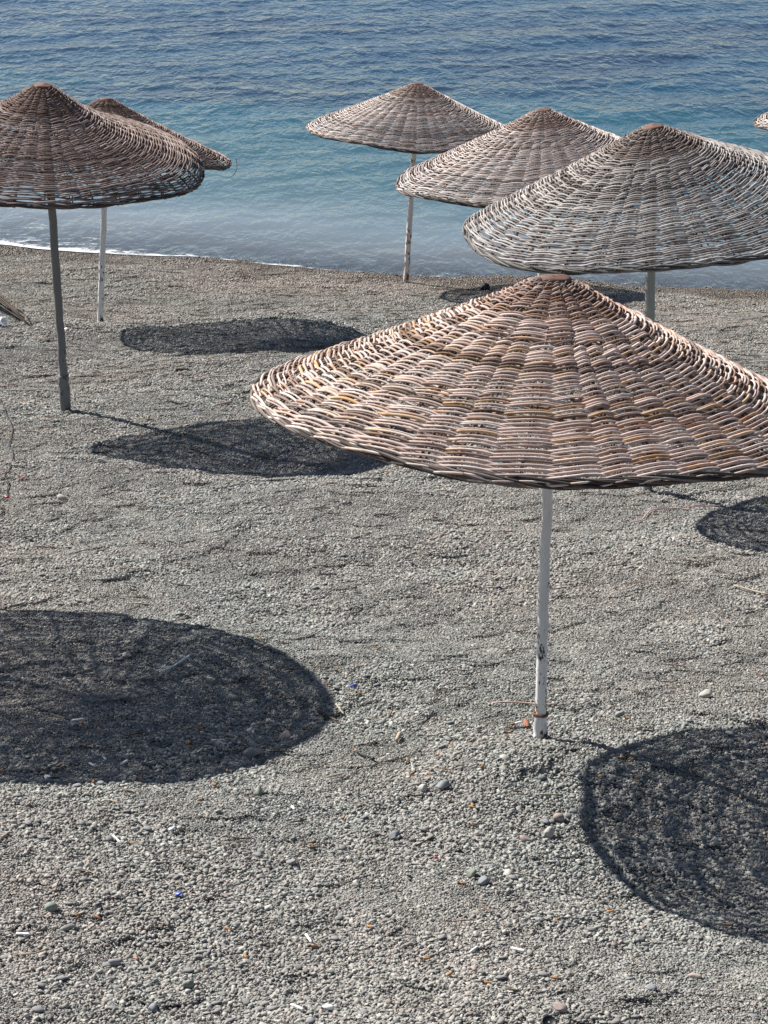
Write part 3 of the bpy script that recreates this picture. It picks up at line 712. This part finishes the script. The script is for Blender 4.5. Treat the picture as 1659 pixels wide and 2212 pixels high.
cable = [(-40, 1560), (0, 1604), (14, 1631), (27, 1667), (45, 1702), (52, 1726), (45, 1767), (33, 1790), (54, 1819), (52, 1845), (43, 1876), (33, 1903), (11, 1911), (38, 1941), (30, 1965), (29, 1995), (0, 2014), (-25, 2030), (-10, 2033), (12, 2032), (24, 2040), (10, 2060), (0, 2072), (-30, 2100), (-60, 2130)]
long_thing('black_cable', 'black cable lying in kinks on the shingle at the left edge', 'cable', cable, 0.0038, M_BLACK, up=0.016)

# broken pieces
def chip(name, label, cat, X, Y, size, mat, seedv, shape=(1.0, 0.6, 0.25), sub=ICO2, jit=0.15, up=0.5, tilt=0.25):
    q = np.random.default_rng(seedv); V, F = sub
    lo = np.array([q.normal(size=3) for _ in range(5)]); d = (V @ lo.T).max(1) if False else 1+jit*np.sin(V @ (lo*1.7).T+q.uniform(0, 6, 5)).sum(1)*0.5
    planes = q.normal(size=(6, 3)); planes /= np.linalg.norm(planes, axis=1)[:, None]
    W = V*d[:, None]
    for pl, h in zip(planes, q.uniform(0.62, 0.95, 6)):                 # knocked-off facets
        k = W @ pl; W = W-np.maximum(k-h, 0)[:, None]*pl
    W = W*np.array(shape)*size
    o = link(name, mesh_np(name, W, F, jit < 0.2), mat)
    o.location = gp(X, Y, size*shape[2]*up+0.006); o.rotation_euler = (q.normal(0, tilt), q.normal(0, tilt), q.uniform(0, 6.28))
    return tag(o, label, cat)
ICO3 = ico(3)
chip('terracotta_shard', 'reddish terracotta sliver leaning by the white pole base', 'shard', 2106, 2908, 0.042, M_SHARD, 1, (1, 0.32, 0.2), up=0.9)
chip('blue_shard', 'small bright blue plastic shard in the open shingle', 'plastic shard', 716, 3594, 0.0135, M_BLUE, 2, (1, 0.8, 0.35), up=2)
chip('blue_sliver', 'blue plastic sliver right of the left shadow', 'plastic shard', 1415, 2754, 0.021, M_BLUE, 3, (1, 0.28, 0.25), up=2)
chip('blue_scrap', 'tiny blue scrap above the nearer left shadow', 'plastic shard', 781, 1661, 0.013, M_BLUE, 4, (1, 0.6, 0.4), up=2)
chip('red_scrap', 'dark red plastic scrap beside the black cable', 'plastic shard', 30, 2000, 0.017, M_RED, 5, (1, 0.7, 0.5), up=1.5)
chip('red_chip', 'terracotta chip right of the black cable', 'shard', 87, 1925, 0.016, M_SHARD, 6, (1, 0.7, 0.5), up=1.5)
chip('red_bit', 'bright red bit on the shingle at lower right', 'plastic shard', 1746, 3448, 0.010, M_RED, 7, (1, 0.7, 0.5), up=2)
chip('green_scrap', 'bright yellow-green plastic scrap near the waterline', 'plastic shard', 1741, 1157, 0.026, M_GRN, 8, (1, 0.45, 0.3), up=1.5)
chip('white_scrap', 'white scrap of paper beside the leaning grey pole', 'paper scrap', 265, 1325, 0.035, M_PAPER, 9, (1, 0.6, 0.4), up=1.2)
chip('paper_flake', 'white paper flake at the foot of the left shadow', 'paper scrap', 192, 3125, 0.020, M_PAPER, 10, (0.6, 1, 0.2), up=2)
chip('plastic_flake', 'white torn flake among stones at lower left', 'paper scrap', 1172, 3250, 0.016, M_PAPER, 11, (1, 0.5, 0.3), up=2)
chip('white_fragment', 'white shell-like fragment on the lower left shingle', 'shell', 688, 3334, 0.017, M_WPLAS, 12, (1, 0.6, 0.4), up=1.5)
chip('brown_shell', 'white and rusty scrap at the bottom edge', 'paper scrap', 1315, 4052, 0.022, M_PAPER, 13, (1, 0.5, 0.4), up=1.5)
chip('dark_lump', 'round black lump in the shadow by the waterline', 'lump', 1942, 1161, 0.075, M_BLACK, 14, (1, 0.8, 0.7), ICO3)
# stones large enough to point at
ST = [(250, 2003, .036, 2, (1, .75, .6), 'beige-grey stone with a shadow, alone below the nearer left shadow'),
 (416, 1855, .048, 2, (1, .4, .35), 'long pale stone at the left tip of the nearer shadow'),
 (1016, 3024, .046, 0, (1, .75, .55), 'large dark flat stone inside the foot of the left shadow'),
 (1008, 2998, .034, 0, (1, .6, .6), 'rounded dark stone leaning on the large flat one'),
 (1139, 2965, .045, 3, (1, .42, .3), 'brownish leaf-shaped flat stone in the left shadow'),
 (1770, 3160, .033, 1, (1, .75, .6), 'blue-grey boulder-like stone left of the pale angular one'),
 (1692, 3165, .025, 2, (1, .8, .65), 'pale angular stone on the shingle left of the white pole'),
 (1880, 3215, .031, 1, (1, .45, .45), 'grey slab stone above a pair of butts'),
 (2018, 3046, .025, 2, (1, .65, .6), 'beige stone perched on the heap under the white pole'),
 (2236, 3288, .030, 3, (1, .8, .65), 'pinkish pointed stone between pole and right shadow'),
 (1578, 3355, .032, 1, (1, .5, .45), 'dark blue-grey slab at the left of the lower right shingle'),
 (2104, 3370, .030, 3, (1, .6, .45), 'flat pink stone on the lower right shingle'),
 (2198, 3350, .026, 2, (1, .7, .9), 'white-topped upright stone with a deep shadow'),
 (1935, 3538, .027, 1, (1, .8, .7), 'dark angular stone above the terracotta-coloured butt'),
 (1886, 3512, .021, 4, (1, .9, .9), 'small upright greenish stone beside a dark angular one'),
 (2034, 3510, .026, 2, (1, .75, .5), 'pale rounded stone right of the dark angular stone'),
 (2240, 4052, .024, 3, (1, .85, .8), 'rounded buff stone at the bottom edge'),
 (2608, 3966, .028, 1, (1, .6, .4), 'smooth grey flat stone near the lower right corner'),
 (2776, 3917, .026, 3, (1, .5, .4), 'pinkish flat stone near the lower right corner'),
 (1166, 3460, .022, 0, (1, .8, .55), 'squarish grey stone in the middle of the lower shingle'),
 (872, 3257, .026, 4, (1, .6, .35), 'flat greenish slate below the left shadow'),
 (208, 3646, .025, 4, (1, .85, .7), 'rounded greenish-grey stone at the lower left'),
 (271, 3725, .027, 0, (1, .55, .45), 'flat grey stone below the rounded greenish one'),
 (457, 3867, .024, 0, (1, .75, .6), 'grey rounded stone at the lower left'),
 (755, 3958, .019, 4, (1, .8, .9), 'upright greenish pebble near the bottom edge'),
 (1035, 3176, .030, 4, (1, .6, .5), 'greenish-grey rugged stone under the tip of the left shadow'),
 (616, 4052, .020, 1, (1, .8, .7), 'dark grey stone at the bottom edge'),
 (1425, 3545, .020, 2, (1, .6, .5), 'pale stone at the middle of the lower shingle'),
 (2820, 2790, .030, 2, (1, .8, .7), 'round whitish stone on sunlit shingle at right'),
 (2480, 2868, .033, 0, (1, .5, .4), 'long grey stone right of the white pole'),
 (2430, 2205, .028, 4, (1, .8, .6), 'grey-green stone below the string')]
for i, (X, Y, sz, m, shp, lab) in enumerate(ST):
    chip('stone', lab, 'stone', X, Y, sz*1.0, M_STONES[m], 200+i, shp, ICO3, 0.12, 0.45, 0.2)['group'] = 'larger stones on the shingle'

LM = [(1770, 3160, 'the blue-grey boulder-like stone'), (1880, 3215, 'the grey slab stone'), (2018, 3046, 'the beige stone on the heap'), (1578, 3355, 'the dark slab stone'), (1600, 2965, 'the yellow wood chip'),
 (2115, 2930, 'the white pole base'), (2520, 3040, 'the end of the pole shadow'), (2780, 3300, 'the middle of the right shadow'), (1016, 3024, 'the large dark flat stone'), (1139, 2965, 'the leaf-shaped flat stone'), (700, 2670, 'the pale straw'),
 (1310, 2880, 'the brown splintered stick'), (1460, 3038, 'the black twig'), (872, 3257, 'the flat greenish slate'), (192, 3125, 'the white paper flake'), (1166, 3460, 'the squarish grey stone'), (716, 3594, 'the blue shard'), (208, 3646, 'the rounded greenish-grey stone'),
 (457, 3867, 'the rounded grey stone'), (755, 3958, 'the upright greenish pebble'), (1315, 4052, 'the rusty white scrap'), (1425, 3545, 'the pale stone mid-shingle'), (2034, 3510, 'the pale rounded stone'), (1935, 3538, 'the dark angular stone'), (2104, 3370, 'the flat pink stone'),
 (2608, 3966, 'the smooth grey flat stone'), (2776, 3917, 'the pinkish flat stone'), (2240, 4052, 'the rounded buff stone'), (1415, 2754, 'the blue sliver'), (688, 3334, 'the white shell-like fragment'), (666, 3707, 'the short grey stick'), (2480, 2868, 'the long grey stone')]
_used = {}
for X, Y, w, o in BUTTS:
    cand = []
    for lx, ly, nm in LM:
        dx, dy = X-lx, (Y-ly)*1.0; d = math.hypot(dx, dy)
        a = math.degrees(math.atan2(dy, dx)) % 360
        dr = ('to the right of', 'below and right of', 'below', 'below and left of', 'to the left of', 'above and left of', 'above', 'above and right of')[int((a+22.5)//45) % 8]
        cand.append((d, dr, nm))
    for d, dr, nm in sorted(cand):
        lab = f"{w} cigarette butt {'close ' if d < 90 else ''}{dr} {nm}"
        if lab not in _used: break
    _used[lab] = 1; o['label'] = lab
# dry frond, clear cup, black cap at the edges of the view
def frond():
    q = np.random.default_rng(5); tip = gp(132, 1312, 0.02); root = gp(-230, 1150, 0.22)
    r = bpy.data.objects.new('dry_frond', None); COL.objects.link(r); r.location = root; r.empty_display_size = 0.1
    tag(r, 'bundle of dry brown frond strands reaching in at the left edge', 'palm frond')
    ax = tip-root
    for k in range(22):
        n = 16; u = np.linspace(0, q.uniform(0.72, 1.0), n); side = q.normal(0, 0.026, 3)
        P = ax[None]*u[:, None]+side[None]*np.sin(np.pi*np.clip(u, 0, 1))[:, None]*1.6; P[:, 2] += 0.10*np.sin(np.pi*u)-0.01
        P[:, 2] = np.maximum(P[:, 2], gh(P[:, 0]+root[0], P[:, 1]+root[1])+0.012-root[2])
        v, f = tube(P, np.tile([[0, 0, 1.]], (n, 1)), q.uniform(0.008, 0.016)*(1-0.7*u), 5)
        link('frond_strand', quads_to_mesh('frond_strand', v, f), M_DSTICK, r)
    n = 10; u = np.linspace(0.25, 0.62, n); P = ax[None]*u[:, None]; P[:, 2] += 0.10*np.sin(np.pi*u)+0.045
    v, f = tube(P, np.tile([[0, 0, 1.]], (n, 1)), 0.035*np.sqrt(np.clip(1-((u-0.44)/0.2)**2, 0.02, 1)), 7)
    link('sheath', quads_to_mesh('sheath', v, f), mat_simple('grey_sheath', (0.10, 0.10, 0.105), 0.6, 25, 0.5), r)
frond()
def cup():
    a = np.linspace(0, 2*np.pi, 24, endpoint=False); V = []; F = []
    for r, z in ((0.02, 0.0), (0.032, 0.0), (0.035, 0.02), (0.043, 0.11), (0.047, 0.112), (0.045, 0.115), (0.042, 0.108), (0.033, 0.02)): V.append(np.stack([r*np.cos(a), r*np.sin(a), np.full(24, z)], -1))
    V = np.vstack(V)
    for i in range(7):
        for j in range(24): F.append((i*24+j, i*24+(j+1) % 24, (i+1)*24+(j+1) % 24, (i+1)*24+j))
    o = link('plastic_cup', quads_to_mesh('plastic_cup', V, np.array(F)), M_CLEAR); o.location = gp(-16, 1300, 0.045); o.rotation_euler = (1.5, 0.2, 0.9)
    tag(o, 'clear plastic cup lying under the dry frond at the left edge', 'plastic cup')
cup()
def cap():
    a = np.linspace(0, 2*np.pi, 28, endpoint=False); V = []; F = []
    for r, z in ((0.024, 0), (0.0245, 0.016), (0.022, 0.0195), (0.019, 0.0195), (0.018, 0.017), (0.003, 0.017)):
        rr_ = r*(1+(0.02*np.cos(14*a) if r > 0.0235 else 0*a)); V.append(np.stack([rr_*np.cos(a), rr_*np.sin(a), np.full(28, z)], -1))
    V = np.vstack(V)
    for i in range(5):
        for j in range(28): F.append((i*28+j, i*28+(j+1) % 28, (i+1)*28+(j+1) % 28, (i+1)*28+j))
    o = link('bottle_cap', quads_to_mesh('bottle_cap', V, np.array(F)), M_BLACK); o.location = gp(2192, 4128, 0.02); o.rotation_euler = (0.5, 0.1, 0)
    tag(o, 'black bottle cap at the bottom edge of the view', 'bottle cap')
cap()

# strands of dry weed and twig ends, too many to count, thickest near the water
def weed():
    q = np.random.default_rng(9); Vs, Fs, Ts, o = [], [], [], 0
    def bit(x, y):
        nonlocal o
        L = q.uniform(0.03, 0.14); a = q.uniform(0, 6.28); n = 5; u = np.linspace(-.5, .5, n); b = q.normal(0, 0.5)
        X = x+L*u*np.cos(a+b*u); Y = y+L*u*np.sin(a+b*u); P = np.stack([X, Y, gh(X, Y)+0.012+q.uniform(0, 0.008)], -1)
        v, f = tube(P, np.tile([[0, 0, 1.]], (n, 1)), q.uniform(0.0016, 0.0045)*np.array([.5, 1, 1, .9, .4]), 4)
        c = np.array([(0.09, 0.065, 0.05), (0.15, 0.10, 0.075), (0.05, 0.045, 0.04), (0.34, 0.28, 0.21), (0.22, 0.20, 0.18)][q.choice(5, p=[.3, .25, .2, .12, .13])])
        Vs.append(v); Fs.append(f+o); Ts.append(np.tile(np.append(c, 1), (len(v), 1))); o += len(v)
    for _ in range(1500):
        y = 6+18*q.random()**0.55; x = q.uniform(-0.19, 0.19)*y; bit(x, y)
    for cx, cy, n, sd in [(-1.2, 19.6, 90, .5), (-2.0, 18.6, 120, .9), (-.4, 22.4, 80, .7), (3.2, 19.2, 90, .5), (2.9, 20.6, 80, .7), (3.4, 18.2, 60, .4), (-3.2, 20.4, 110, .8), (0.6, 21.6, 60, .6)]:
        for _ in range(n): bit(cx+q.normal(0, sd), cy+q.normal(0, sd*0.55))
    V = np.vstack(Vs)
    ob = link('dry_weed', quads_to_mesh('dry_weed', V, np.vstack(Fs), {'tone': ('FLOAT_COLOR', np.vstack(Ts))}), M_PEB)
    tag(ob, 'bits of dry seaweed and twig strewn over the shingle', 'seaweed', kind='stuff')
weed()
